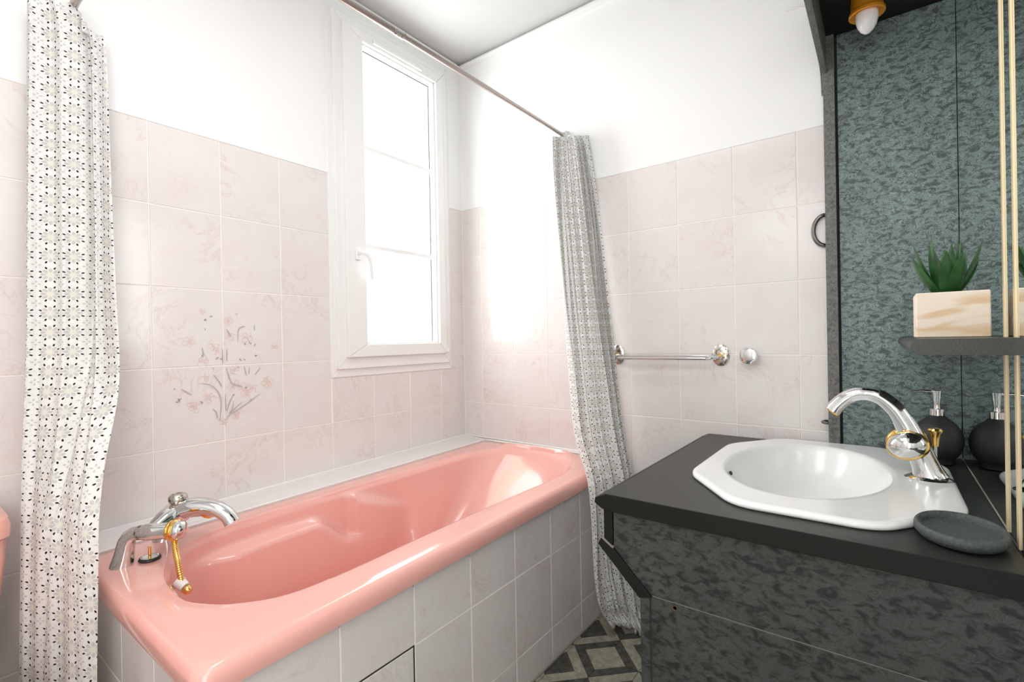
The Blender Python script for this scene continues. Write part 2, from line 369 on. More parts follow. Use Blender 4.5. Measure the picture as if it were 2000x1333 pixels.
K = [(-1.274, 1.1, 0.0118, 0), (-1.264, 1.105, 0.0101, 0), (-1.202, 1.089, 0.0135, 1), (-1.152, 1.119, 0.0128, 0), (-1.153, 1.17, 0.0101, 0), (-1.232, 1.2, 0.0084, 0), (-1.105, 0.933, 0.0186, 0), (-1.082, 0.939, 0.0152, 0), (-1.128, 0.955, 0.0135, 0), (-1.146, 0.948, 0.0101, 0), (-1.214, 0.917, 0.0135, 0), (-1.258, 0.892, 0.0152, 0), (-1.267, 0.901, 0.0101, 0), (-1.226, 0.989, 0.0108, 0), (-1.224, 0.925, 0.0074, 1), (-1.175, 0.836, 0.0095, 1), (-1.135, 0.852, 0.0118, 1), (-1.1, 0.919, 0.0101, 1), (-1.232, 1.038, 0.0135, 0), (-1.194, 1.07, 0.0101, 0), (-1.138, 1.006, 0.0135, 0), (-1.094, 1.115, 0.0135, 0), (-0.999, 1.081, 0.0101, 0), (-1.026, 0.954, 0.0152, 1)]
fl = MB(); rr = random.Random(3); lay = [-.00035]
def petal(cx, cz, L, wd, a, mi):
    lay[0] -= .000006; n = 10; vs = []
    for k in range(n):
        t_ = 2 * PI * k / n; px = L * .5 * math.cos(t_); pz = wd * .5 * math.sin(t_) * (1 + .35 * math.cos(t_))
        vs.append((cx + px * math.cos(a) - pz * math.sin(a), lay[0], cz + px * math.sin(a) + pz * math.cos(a)))
    fl.add(vs, [tuple(range(n))], mi)
def stroke(pts, w0, w1, mi):
    lay[0] -= .000006; Q = catmull([(p[0], 0, p[1]) for p in pts], 6); L = []; R_ = []
    for i, q in enumerate(Q):
        d = (Q[min(i + 1, len(Q) - 1)] - Q[max(i - 1, 0)]).normalized(); nn = Vector((-d.z, 0, d.x)); t_ = i / (len(Q) - 1)
        ww = (w0 * (1 - t_) + w1 * t_) * .5 * (0.35 + math.sin(PI * (0.1 + .8 * t_)))
        L.append(q + nn * ww); R_.append(q - nn * ww)
    n = len(Q); fl.add([(p.x, lay[0], p.z) for p in L + R_], [(i, i + 1, n + i + 1, n + i) for i in range(n - 1)], mi)
for (cx, cz, r_, k) in K:
    n = rr.randint(4, 6); a0 = rr.uniform(0, 6)
    for j in range(n):                                # petal outlines, brush-thin, and one soft petal
        a = a0 + 2 * PI * j / n + rr.uniform(-.2, .2); L = r_ * rr.uniform(1.0, 1.7)
        tip = (cx + L * math.cos(a), cz + L * math.sin(a)); s1 = .35 * L
        for sgn in (-1, 1):
            mid = (cx + .55 * L * math.cos(a) - sgn * s1 * math.sin(a), cz + .55 * L * math.sin(a) + sgn * s1 * math.cos(a))
            if rr.random() < .72: stroke([(cx, cz), mid, tip], .0011, .0016, 3 if k else 2)
    petal(cx + rr.uniform(-.004, .004), cz, r_ * 1.1, r_ * .45, rr.uniform(0, PI), 3 if k else 2)
for s_ in G: stroke(s_, .0022, .0034, 0)
for (cx, cz, r_) in D:
    for j in range(3):
        a = rr.uniform(0, PI); petal(cx + rr.uniform(-.003, .003), cz + rr.uniform(-.003, .003), r_ * 1.7, r_ * .5, a, 1 if rr.random() < .6 else 0)
fl.build('flower_painting', ['ink_grey', 'ink_dark', 'ink_pink', 'ink_peach'], wall_l)['label'] = 'faded grey and pink flower spray glazed across four tiles'

# ---- window
win = bpy.data.objects.new('window_1', None); C.objects.link(win); win.location = (-.435, 0, .95); struct(win, 'narrow tall white casement window with two glazing bars')
def frame(name, x0, x1, z0, z1, wl, wr, wb, wt, y0, y1, mat='pvc', bv=.003):
    bb = MB(); bb.prism([(x0, y0, z0), (x1, y0, z0), (x1 - wr, y0, z0 + wb), (x0 + wl, y0, z0 + wb)], (0, y1 - y0, 0))
    bb.prism([(x0, y0, z1), (x0 + wl, y0, z1 - wt), (x1 - wr, y0, z1 - wt), (x1, y0, z1)], (0, y1 - y0, 0))
    bb.prism([(x0, y0, z0), (x0 + wl, y0, z0 + wb), (x0 + wl, y0, z1 - wt), (x0, y0, z1)], (0, y1 - y0, 0))
    bb.prism([(x1, y0, z0), (x1, y0, z1), (x1 - wr, y0, z1 - wt), (x1 - wr, y0, z0 + wb)], (0, y1 - y0, 0))
    return bb.build(name, mat, win, bevel=bv)
frame('window_casing', WX0, WX1, WZ0, WZ1, .05, .05, .06, .06, -.004, .03)
frame('window_frame', -.752, -.118, .983, 2.435, .07, .07, .075, .075, -.018, .06)
frame('window_sash', -.716, -.160, 1.030, 2.395, .093, .045, .052, .048, -.036, .03)
frame('glazing_bead', -.623, -.205, 1.082, 2.347, .009, .009, .009, .009, -.022, .022)
frame('gasket', -.6142, -.2138, 1.0908, 2.3382, .0015, .0045, .0012, .0045, .0085, .0115, 'gasket', 0)
MB().box((-.614, .012, 1.091), (-.214, .018, 2.338)).build('window_pane', 'glass', win)
for zc in (1.919, 1.500): MB().box((-.615, -.006, zc - .0095), (-.213, .011, zc + .0095)).build('glazing_bar', 'pvc', win, bevel=.003)
vn = MB().box((-.575, -.046, 2.357), (-.300, -.0355, 2.377)); vn.build('trickle_vent', 'pvc', win, bevel=.004)
h = MB().box((-.680, -.046, 1.428), (-.655, -.036, 1.478)); hb = h.build('handle_plate', 'pvc', win, bevel=.004)
MB().tube(catmull([(-.667, -.042, 1.455), (-.667, -.070, 1.455), (-.655, -.080, 1.450), (-.640, -.082, 1.425), (-.632, -.080, 1.385), (-.628, -.076, 1.350)], 5), [.009] * 6 + [.0085] * 10 + [.0075] * 10, 12, squash=((0, 1, 0), .7)).build('window_handle', 'pvc', win, smooth=True)
MB().box((-.172, -.043, 1.036), (-.150, -.030, 1.056)).build('hinge', 'pvc', win, bevel=.003)
# masonry eave outside, seen through the top of the pane
struct(MB().box((-1.3, .75, 2.62), (.35, .95, 3.9)).box((-1.3, .27, 3.75), (.35, .95, 3.9)).build('trim_2', 'outside'), 'cream rendered lintel of the light well outside')

# ---- floor tiles
def floor_tile_mesh():
    bb = MB(); s_ = .12; e = .0008; zt = -.0005
    def pc(poly, mi):
        cx = sum(p[0] for p in poly) / len(poly); cy = sum(p[1] for p in poly) / len(poly); q = []
        for (a, c) in poly:
            dx, dy = cx - a, cy - c; L = math.hypot(dx, dy); q.append((a + dx / L * e * 1.4, c + dy / L * e * 1.4))
        n = len(q); bb.add([(a, c, zt) for a, c in q] + [(a, c, -.006) for a, c in q], [tuple(range(n))] + [(i, i + n, (i + 1) % n + n, (i + 1) % n) for i in range(n)], mi)
    i_, o_ = .075, .1195
    pc([(i_, 0), (0, i_), (-i_, 0), (0, -i_)], 0)
    dirs = [(1, 0), (0, 1), (-1, 0), (0, -1)]
    for k in range(4):
        (ax, ay), (bx, by) = dirs[k], dirs[(k + 1) % 4]
        pc([(ax * o_, ay * o_), (bx * o_, by * o_), (bx * i_, by * i_), (ax * i_, ay * i_)], 1)
        cx, cy = ax + bx, ay + by   # corner sign
        c1 = (ax * s_ + bx * .050, ay * s_ + by * .050); c2 = (bx * s_ + ax * .050, by * s_ + ay * .050)
        pc([(ax * s_, ay * s_), c1, c2, (bx * s_, by * s_)], 0)
        pc([c1, (cx * s_, cy * s_), c2], 1)
    return bb
proto = floor_tile_mesh().build('floor_tile', ['fl_light', 'fl_dark'], loc=(-.378, -.978, 0)); put(proto, floor)
for i in range(-10, 3):
    for j in range(-4, 5):
        cx, cy = -.378 + i * .24, -.978 + j * .24
        if (i == 0 and j == 0) or cx > .0 or cx - .12 < XW or cy > -.05 or cy - .12 < YM: continue
        if cx > -1.5 and cy > -.72: continue
        o = proto.copy(); C.objects.link(o); o.location = Vector((cx, cy, 0)) - wloc(floor); 
struct(MB().box((-1.56, -.849, -.004), (.0, -.8445, .004)).build('trim_3', 'fl_joint'), 'pale silicone bead along the foot of the bath panel')

# ------------------------------------------------------------------ bathtub
def zr(x): return .588 + .016 * x
bx0, bx1, by0, by1 = -1.575, -.018, -.872, -.148
inner = catmull([(-1.497, -.565, 0), (-1.483, -.43, 0), (-1.43, -.315, 0), (-1.33, -.248, 0), (-1.18, -.225, 0), (-.95, -.228, 0), (-.6, -.235, 0), (-.28, -.25, 0), (-.145, -.30, 0), (-.083, -.40, 0), (-.070, -.53, 0), (-.09, -.66, 0), (-.165, -.745, 0), (-.33, -.785, 0), (-.6, -.775, 0), (-.95, -.765, 0), (-1.2, -.765, 0), (-1.35, -.750, 0), (-1.435, -.695, 0), (-1.48, -.63, 0)], 16, True)
cxm, cym = -.79, -.51
def rrect(x0, x1, y0, y1, r, d):
    # ray from centre in direction d to rounded rect
    cx, cy = (x0 + x1) / 2, (y0 + y1) / 2; hx, hy = (x1 - x0) / 2, (y1 - y0) / 2
    lo, hi = 0, 3
    for _ in range(40):
        m_ = (lo + hi) / 2; px = abs(cxm + d[0] * m_ - cx); py = abs(cym + d[1] * m_ - cy)
        qx, qy = max(px - (hx - r), 0), max(py - (hy - r), 0)
        if math.hypot(qx, qy) <= r and px <= hx and py <= hy: lo = m_
        else: hi = m_
    return cxm + d[0] * lo, cym + d[1] * lo
NI = len(inner)
# add samples close to the corners of the rectangle so that they stay crisp
angs = sorted(math.atan2(p.y - cym, p.x - cxm) for p in inner)
for (qx, qy) in ((bx0, by0), (bx0, by1), (bx1, by0), (bx1, by1)):
    ac = math.atan2(qy - cym, qx - cxm)
    angs += [ac + k * .004 for k in range(-9, 10)]
angs = sorted(set(round(a, 5) for a in angs))
poly = [(p.x, p.y) for p in inner]
def inner_at(a):
    d = (math.cos(a), math.sin(a)); best = None
    for i in range(NI):
        x1, y1 = poly[i]; x2, y2 = poly[(i + 1) % NI]; ex, ey = x2 - x1, y2 - y1
        den = d[0] * ey - d[1] * ex
        if abs(den) < 1e-12: continue
        t_ = ((x1 - cxm) * ey - (y1 - cym) * ex) / den; s_ = ((x1 - cxm) * d[1] - (y1 - cym) * d[0]) / den
        if t_ > 0 and -1e-6 <= s_ <= 1 + 1e-6: best = t_ if best is None else max(best, t_)
    return best
inn = [inner_at(a) for a in angs]
def wall_inset(x, y, side, dz):
    """inward offset of the inner wall at depth dz below the rim"""
    fx = smoothstep(-.75, -.07, x)                        # backrest slope at the far end
    base = .012 + .11 * dz
    if side > 0:                                         # moulded arm rest and elbow ridge on the wall side
        if x < -.885:
            t_ = smoothstep(-1.02, -.885, x); dl = .062 + .085 * t_; w_ = .052 * smoothstep(-1.42, -1.25, x) * (1 - .15 * t_)
        else:
            t_ = min(1, (x + .885) / .30); dl = .010 + .13 * t_; w_ = .050 * (1 - smoothstep(.25, 1.0, t_))
        base += w_ * smoothstep(dl - .012, dl + .010, dz) * (1 - .7 * smoothstep(.16, .40, dz))
    elif side < 0:
        base += .035 * smoothstep(.06, .085, dz) * smoothstep(-1.42, -1.25, x) * (1 - smoothstep(-1.0, -.88, x)) * (1 - .7 * smoothstep(.16, .40, dz))
    return base
R = []
def ringpt(k, f):
    a = angs[k]; d = (math.cos(a), math.sin(a)); return f(d, inn[k], a)
def ring(f): R.append([ringpt(k, f) for k in range(len(angs))])
def outer(ins, dz, r=.03):
    def f(d, t_, a):
        x_, y_ = rrect(bx0 + ins, bx1 - ins, by0 + ins, by1 - ins, r, d); return (x_, y_, zr(x_) + dz)
    return f
ring(outer(.012, -.048)); ring(outer(.002, -.047)); ring(outer(0, -.035)); ring(outer(.0005, -.022)); ring(outer(.003, -.0115)); ring(outer(.008, -.0042)); ring(outer(.0145, -.0008)); ring(outer(.022, 0))
def between(s_):
    def f(d, t_, a):
        xo, yo = rrect(bx0 + .022, bx1 - .022, by0 + .022, by1 - .022, .03, d); xi, yi = cxm + d[0] * t_ * 1.02, cym + d[1] * t_ * 1.02
        x_, y_ = xo * (1 - s_) + xi * s_, yo * (1 - s_) + yi * s_
        hump = .016 * smoothstep(-.14, -.09, x_) * smoothstep(-.70, -.64, y_) * (1 - smoothstep(-.33, -.27, y_)) * math.sin(PI * min(1, s_ * .9 + .1))
        return (x_, y_, zr(x_) + hump - .001 * s_)
    return f
for s_ in (.25, .5, .75, 1.0): ring(between(s_))
depths = [.003, .010, .016, .024, .032, .040, .048, .056, .064, .072, .080, .088, .096, .104, .112, .12, .128, .136, .144, .152, .165, .185, .21, .24, .28, .31]
for dz in depths:
    def f(d, t_, a, dz=dz):
        xi, yi = cxm + d[0] * t_, cym + d[1] * t_
        side = 0 if abs(d[1]) < .25 else (1 if d[1] > 0 else -1)
        ny = abs(d[1]) / math.hypot(d[0] * .45, d[1])
        ins = wall_inset(xi, yi, side, dz) * 1.0 if dz > .012 else .002 + dz * .3
        # far end: long sloping backrest
        slope = smoothstep(.35, 1.0, d[0]) * (dz * 1.15)
        nx, nyv = d[0], d[1]
        if side and abs(xi - cxm) < .62: vx, vy = 0, (1 if d[1] > 0 else -1)
        else: vx, vy = d[0], d[1]
        bl = smoothstep(.45, .68, abs(xi - cxm)) ; vx = bl * d[0]; vy = (1 - bl) * (1 if d[1] > 0 else -1) + bl * d[1]
        x_, y_ = xi - vx * ins - d[0] * slope, yi - vy * ins - d[1] * slope * .25
        return (x_, y_, zr(xi) - dz)
    ring(f)
last = R[-1]
for s_, dz in ((.12, .345), (.28, .362), (.5, .37), (.75, .374), (.97, .376)):
    R.append([(p[0] * (1 - s_) + cxm * s_, p[1] * (1 - s_) + cym * s_, zr(p[0]) * .0 + .576 - dz - .01) for p in last])
# far end: a sheen ridge along the headrest comes from the hump itself
tub = MB().rings(R, True, False, True).build('bathtub', 'enamel', smooth=True, angle=60)
tag(tub, 'salmon pink moulded bathtub with rolled rim and arm rests below the window', 'bathtub')

# ---- tiled bath panel
sur = thing('tiled_bath_surround', 'pink marbled tile facing that closes the front and end of the bathtub', 'bath surround', (-.8, -.84, 0))
def ztub(x_): return zr(x_) - .040
pr = [(.362, None), (.113, .362), (0.0, .113)]
xs = [0.0, -.1]; xs = [-.006, -.0995]
xc = [-.006] + [-.0995 - .2 * k for k in range(8)] + [-1.556]
for i in range(len(xc) - 1):
    c_, a_ = xc[i], xc[i + 1]
    tile('tile', a_, c_, .362, ztub(a_), ('y', -.845), sur)
    g1 = .003 if a_ < -1.1 else 0
    tile('tile', a_, c_ - (.003 if -1.11 < c_ < -1.09 else 0), .113, .362 - g1, ('y', -.845), sur)
    tile('tile', a_, c_ - (.003 if -1.11 < c_ < -1.09 else 0), .006, .113, ('y', -.845), sur)
yc = [-.845, -.638, -.437, -.235, -.03]
for i in range(len(yc) - 1):
    for z0, z1 in ((.362, .521), (.113, .362), (.006, .113)): tile('tile', yc[i + 1], yc[i], z0, z1, ('x', -1.562), sur) if False else tile('tile', min(yc[i], yc[i + 1]), max(yc[i], yc[i + 1]), z0, z1, ('x', -1.562), sur)
MB().box((-1.5575, -.8432, .0), (-.006, -.825, .5)).box((-1.5605, -.8430, .0), (-1.54, -.01, .5)).build('panel_board', 'grout', sur)
MB().box((-1.55, -.8438, .3585), (-1.1025, -.8425, .3622)).box((-1.1035, -.8438, .006), (-1.0998, -.8425, .3622)).build('access_gap', 'gap', sur)
# ---- ledge round the tub
lg = MB()
N_ = 6
def strip(poly, z0, z1): pass
lg.prism([(-1.575, .003, .545), (-1.575, .003, .574), (-1.575, -.150, .5665), (-1.575, -.150, .545)], (0, 0, 0.0001)) if False else None
va = [(-1.60, .004, .52), (-1.60, .004, .570), (-1.60, -.151, .5655), (-1.60, -.151, .52)]
vb = [(.0, .004, .545), (.0, .004, .599), (.0, -.151, .591), (.0, -.151, .545)]
lg.rings([va, vb])
lg.box((-.0195, -.86, .54), (.0, -.151, .593))
struct(lg.build('trim_4', 'ledge', bevel=.002), 'white tiled ledge running between the bathtub and the walls')
struct(MB().tube([(-1.575, -.149, .5645), (-.03, -.149, .5895)], .0035, 8).tube([(-.019, -.16, .590), (-.019, -.84, .590)], .004, 8).tube([(-1.55, -.0005, .571), (-.004, -.0005, .599), (-.002, -.84, .594)], .004, 8).build('trim_5', 'sealant', smooth=True), 'white silicone bead sealing the bathtub edge')

# ------------------------------------------------------------------ vanity
VX0, VX1 = -.840, -.004; VYF = -1.242; VYB = -1.92; ZT = .729
van = thing('vanity_cabinet', 'charcoal burl laminate washbasin cabinet with chamfered front', 'cabinet', (-.42, -1.6, 0))
def yz(poly, x0, x1): return MB().prism([(x0, a, c) for a, c in poly], (x1 - x0, 0, 0))
for (xa, xb) in ((VX0, VX0 + .018), (VX1 - .018, VX1)):
    yz([(-1.2425, .689), (-1.2425, .603), (-1.3285, .5175), (VYB, .5175), (VYB, .689)], xa, xb).build('upper_side_panel', 'burl_low', van, bevel=.001)
    yz([(-1.330, .002), (-1.330, .5150), (VYB, .5150), (VYB, .002)], xa, xb).build('lower_side_panel', 'burl_low', van, bevel=.001)
MB().box((VX0 + .0015, -1.325, .5155), (VX0 + .012, VYB, .5170)).build('side_seam', 'seam', van)
yz([(-1.218, .689), (-1.218, .610), (-1.2405, .606), (-1.2405, .689)], VX0 - .001, VX1).build('front_rail', 'black', van, bevel=.0015)
yz([(-1.2130, .622), (-1.2045, .605), (-1.3045, .5065), (-1.3330, .5155), (-1.2400, .6045)], VX0 - .006, VX1).build('chamfer_board', 'black', van, bevel=.0015)
yz([(-1.2150, .6225), (-1.2130, .6215), (-1.2420, .6025), (-1.2425, .604)], VX0 - .0065, VX0 + .02).build('chipped_edge', 'seam', van)
for i, (xa, xb) in enumerate(((VX0 - .002, -.423), (-.421, VX1))):
    d_ = yz([(-1.3050, .002), (-1.3050, .509), (-1.3270, .5155), (-1.3270, .002)], xa, xb).build('door', 'edge' if False else 'burl_low', van, bevel=.0015)
    hx = -.46 if i == 0 else -.384
    MB().lathe([(.004, 0), (.005, .012), (.012, .018), (.012, .024), (.0, .028)], (hx, -1.305, .44), (0, 1, 0), 16).build('knob', 'brass', d_, smooth=True)
MB().box((VX0, -1.3268, .002), (VX0 + .004, -1.3302, .512)).build('door_gap', 'gap', van)
MB().lathe([(.0065, 0), (.0065, .0008), (.0045, .0009), (.0035, -.0002)], (VX0, -1.383, .506), (-1, 0, 0), 16).build('screw_cap', 'rust', van, smooth=True)

wt = yz([(-1.229, ZT), (-1.2035, .7165), (-1.2015, .7045), (-1.219, .6935), (-1.235, .6895), (VYB + .001, .6895), (VYB + .001, ZT)], -.855, -.003)
worktop = wt.build('worktop', ['worktop', 'black'])
cutm = MB().lathe([(1, -.2), (1, .2)], (-.383, -1.575, ZT), (0, 0, 1), 48, .312, .202, ref=(1, 0, 0)).build('cutter', 'worktop')
bo = worktop.modifiers.new('hole', 'BOOLEAN'); bo.object = cutm; bo.operation = 'DIFFERENCE'; bo.solver = 'EXACT'
bpy.context.view_layer.update()
nm = bpy.data.meshes.new_from_object(worktop.evaluated_get(bpy.context.evaluated_depsgraph_get()))
worktop.modifiers.clear(); worktop.data = nm; bpy.data.objects.remove(cutm)
for p in nm.polygons:
    if p.center.x < -.8545 or (p.normal.y > .3 and p.center.y > -1.235) or p.normal.z < -.5: p.material_index = 1
bv = worktop.modifiers.new('bevel', 'BEVEL'); bv.width = .0012; bv.limit_method = 'ANGLE'
tag(worktop, 'charcoal speckled worktop with angled nosing round the white washbasin', 'worktop')

# ------------------------------------------------------------------ washbasin
bas = thing('washbasin', 'white ceramic inset washbasin with clipped corners in the charcoal worktop', 'washbasin', (-.40, -1.60, ZT))
oct_ = [(-.788, -1.488), (-.600, -1.343), (-.205, -1.343), (-.0225, -1.470), (-.0225, -1.745), (-.195, -1.876), (-.610, -1.876), (-.788, -1.738)]
def round_poly(P_, r, n):
    out = []; N = len(P_)
    for i in range(N):
        a = Vector(P_[i - 1]).to_2d() if False else Vector((P_[i - 1][0], P_[i - 1][1])); p = Vector(P_[i]); c = Vector(P_[(i + 1) % N])
        u1 = (a - p).normalized(); u2 = (c - p).normalized()
        for k in range(n):
            t_ = k / (n - 1); q = (p + u1 * r) * (1 - t_) ** 2 + p * 2 * t_ * (1 - t_) + (p + u2 * r) * t_ ** 2; out.append(q)
    return out
op = round_poly(oct_, .045, 9)
# densify the straight sides
dn = []
for i in range(len(op)):
    a, c = op[i], op[(i + 1) % len(op)]; L = (c - a).length; k = max(1, int(L / .02))
    for j in range(k): dn.append(a + (c - a) * (j / k))
bc = Vector((-.383, -1.575)); bR = (.300, .190)
oc = Vector((-.403, -1.60))
def bring(f): return [f(p, math.atan2((p.y - bc.y) / bR[1], (p.x - bc.x) / bR[0])) for p in dn]
BR = []
def so(scale, z): BR.append([(oc.x + (p.x - oc.x) * scale, oc.y + (p.y - oc.y) * scale, z) for p in dn])
so(.985, ZT + .0005); so(.998, ZT + .003); so(1.0, ZT + .007); so(.996, ZT + .011); so(.985, ZT + .0138); so(.965, ZT + .0150); so(.945, ZT + .0142)
E1 = bring(lambda p, a: Vector((bc.x + bR[0] * math.cos(a), bc.y + bR[1] * math.sin(a))))
base = BR[-1]
for s_ in (.35, .7, .93): BR.append([(q[0] * (1 - s_) + e.x * s_, q[1] * (1 - s_) + e.y * s_, ZT + .0142 - .003 * s_) for q, e in zip(base, E1)])
for k_, dz in ((.985, .0), (.96, -.008), (.93, -.022), (.885, -.045), (.82, -.075), (.72, -.103), (.58, -.122), (.4, -.134), (.2, -.139), (.06, -.141)):
    BR.append([(bc.x + (e.x - bc.x) * k_, bc.y + (e.y - bc.y) * k_, ZT + .0112 + dz) for e in E1])
MB().rings(BR, True, False, True).build('bowl', 'basin', bas, smooth=True, angle=60)
MB().lathe([(.0, -.0005), (.021, -.0005), (.023, .002), (.019, .004), (.004, .0045), (0.0, .0045)], (bc.x, bc.y, ZT + .0112 - .141), (0, 0, 1), 24).build('drain', 'chrome', bas, smooth=True)
# overflow slot on the front wall of the bowl
MB().lathe([(.0, 0), (.012, .0), (.012, .003), (0, .003)], (-.455, -1.408, .712), (0.12, -.86, .5), 18, 1.0, .45, ref=(1, 0, 0)).build('overflow_slot', 'gap', bas, smooth=True)

# ---- basin tap
tap = thing('basin_tap', 'chrome arched mixer tap with gold ringed handles on the washbasin', 'tap', (-.37, -1.828, ZT + .0135))
TX = -.37; zb = ZT + .0128
MB().lathe([(.036, 0), (.037, .003), (.033, .006), (.028, .009)], (TX, -1.828, zb - .0005), (0, 0, 1), 32, 1.0, 1.25, ref=(1, 0, 0)).build('base_plate', 'chrome', tap, smooth=True)
MB().tube(catmull([(TX, -1.830, zb + .004), (TX, -1.822, .775), (TX, -1.808, .815), (TX, -1.795, .848), (TX, -1.781, .880)], 5), [.036, .034, .032, .030, .0285, .0275, .0268, .0262, .026, .0258, .0255, .025, .0248, .0245, .024, .0238, .0235, .023, .0225, .022, .0215], 24, squash=((1, 0, 0), .85)).build('tap_body', 'chrome', tap, smooth=True)
sp = catmull([(TX, -1.800, .838), (TX, -1.785, .872), (TX, -1.766, .905), (TX, -1.738, .931), (TX, -1.705, .9385), (TX, -1.675, .929), (TX, -1.652, .908), (TX, -1.640, .891)], 6)
MB().tube(sp, [.0225 - .0055 * min(1, i / 22) + .002 * max(0, (i - 30) / 12) for i in range(len(sp))], 24, squash=((1, 0, 0), 1.05)).build('spout', 'chrome', tap, smooth=True)
MB().lathe([(.0, 0), (.0155, 0), (.0172, .002), (.0172, .006), (.015, .0085), (0, .0085)], (TX, -1.6425, .8945), (0, .62, -.78), 24).build('spout_ring', 'brass', tap, smooth=True)
for sg in (-1, 1):
    MB().lathe([(.014, 0), (.014, .028), (.019, .032)], (TX, -1.790, .828), (sg, 0, .0), 20).build('handle_stem', 'chrome', tap, smooth=True)
    hd = MB().lathe([(.016, .0), (.033, .001), (.0405, .006), (.0425, .012), (.0405, .018), (.034, .021)], (TX + sg * .026, -1.791, .821), (sg, .18, .22), 32, 1.0, .80, ref=(0, 1, -.25)).build('handle_ring', 'brass', tap, smooth=True)
    MB().lathe([(.0365, .016), (.0372, .024), (.0350, .032), (.028, .040), (.017, .0455), (.007, .0475), (0, .048)], (TX + sg * .026, -1.791, .821), (sg, .18, .22), 32, 1.0, .80, ref=(0, 1, -.25)).build('handle_cap', 'chrome', hd, smooth=True)
MB().tube([(TX + .02, -1.842, zb + .004), (TX + .02, -1.842, .83)], .0032, 10).build('lift_rod', 'chrome', tap, smooth=True)
MB().lathe([(.006, 0), (.0065, .006), (.0075, .018), (.010, .030), (.0135, .034), (.0145, .038), (.012, .042), (.0, .0435)], (TX + .02, -1.842, .818), (0, 0, 1), 20).build('lift_knob', 'brass', tap, smooth=True)

# ------------------------------------------------------------------ mirror cabinet surround
cab = thing('mirror_surround', 'tall green grey burl panel with black canopy beside the mirror', 'mirror cabinet', (-.02, -1.77, ZT))
MB().box((-.020, -1.642, ZT + .001), (-.004, -1.9195, 2.033)).build('side_panel', 'burl', cab)
MB().box((-.034, -1.6045, ZT + .001), (-.004, -1.6350, 2.06)).build('edge_stile', 'edge', cab, bevel=.001)
MB().box((-.012, -1.6352, ZT + .001), (-.004, -1.6418, 2.033)).build('panel_groove', 'gap', cab)
MB().box((-.860, -1.6140, 2.034), (-.004, -1.9195, 2.052)).build('canopy_board', 'canopy', cab)
# curved fascia: it sweeps down towards the wall
fp = [(-.860, 1.934), (-.45, 1.934), (-.12, 1.934), (-.06, 1.931), (-.03, 1.915), (-.004, 1.86)]
fa = MB().prism([(a, -1.598, c) for a, c in fp] + [(-.004, -1.598, 2.16), (-.860, -1.598, 2.16)], (0, -.016, 0)).build('canopy_fascia', 'edge', cab, bevel=.001)
MB().box((-.860, -1.6142, 2.055), (-.842, -1.9195, 2.16)).build('canopy_end', 'edge', cab)
MB().tube([(-.006, -1.5975 - .010, 1.375)] + [(-.014, -1.603 + .033 * math.sin(a), 1.425 + .049 * -math.cos(a)) for a in [PI * k / 16 for k in range(1, 16)]] + [(-.006, -1.6075, 1.475)], .0065, 12).build('door_pull', 'dark_metal', cab, smooth=True)
MB().tube([(-.03 + .0, -1.606, .808)] + [(-.030 + .022 * math.cos(a) * 1.0, -1.605 + .017 * math.sin(a), .808) for a in [PI * k / 12 for k in range(0, 13)]], .0045, 10).build('small_pull', 'dark_metal', cab, smooth=True)

mir = thing('wall_mirror', 'mirror wall behind the washbasin divided by two pale gold strips', 'mirror', (-.5, -1.9225, ZT))
for (a, c) in ((-.6425, -.0045), (-.7315, -.6585), (-1.02, -.7475)):
    MB().box((a, -1.9245, ZT + .001), (c, -1.9205, 2.033)).build('mirror_pane', 'mirror', mir)
for xx in (-.643, -.732): MB().box((xx - .015, -1.9245, ZT + .001), (xx, -1.9180, 2.033)).build('mirror_strip', 'gold_trim', mir, bevel=.0015)
MB().box((-.0045, -1.9205, ZT + .0005), (-.64, -1.9193, ZT + .0022)).build('sealant_line', 'seam', mir)

# shelf
shp = []
for k in range(9):
    a = PI / 2 + PI * k / 8; shp.append((-1.7915 - .0 + .0125 * -math.cos(a) * -1 * -1, 1.0655 + .0125 * math.sin(a)))
shp = [(-1.795 + .0135 * math.cos(a), 1.0655 + .0130 * math.sin(a)) for a in [-PI / 2 + PI * k / 10 for k in range(11)]]
sh = yz(shp + [(-1.9160, 1.0785), (-1.9160, 1.0525)], -.845, -.0215).build('wall_shelf', 'worktop', smooth=True, angle=30)
tag(sh, 'dark speckled shelf with rounded front carrying the potted succulent', 'shelf')

# canopy lamp
lx, ly = -.18, -1.722
lamp = thing('canopy_lamp', 'small brass spotlight with frosted bulb under the black canopy', 'lamp', (lx, ly, 2.033))
ax = (0, 0, -1)
MB().lathe([(.036, 0), (.037, .010), (.0375, .036), (.0395, .042), (.0425, .045), (.0425, .052), (.040, .0535), (.036, .0525), (.030, .048), (.0, .046)], (lx, ly, 2.0335), ax, 32).build('lamp_cup', 'lampbrass', lamp, smooth=True)
MB().lathe([(.013, .021), (.018, .030), (.0250, .044), (.0270, .056), (.0262, .068), (.0220, .084), (.0145, .097), (.006, .1040), (.0, .1052)], (lx, ly, 2.0335), ax, 28).build('bulb', 'bulb', lamp, smooth=True)

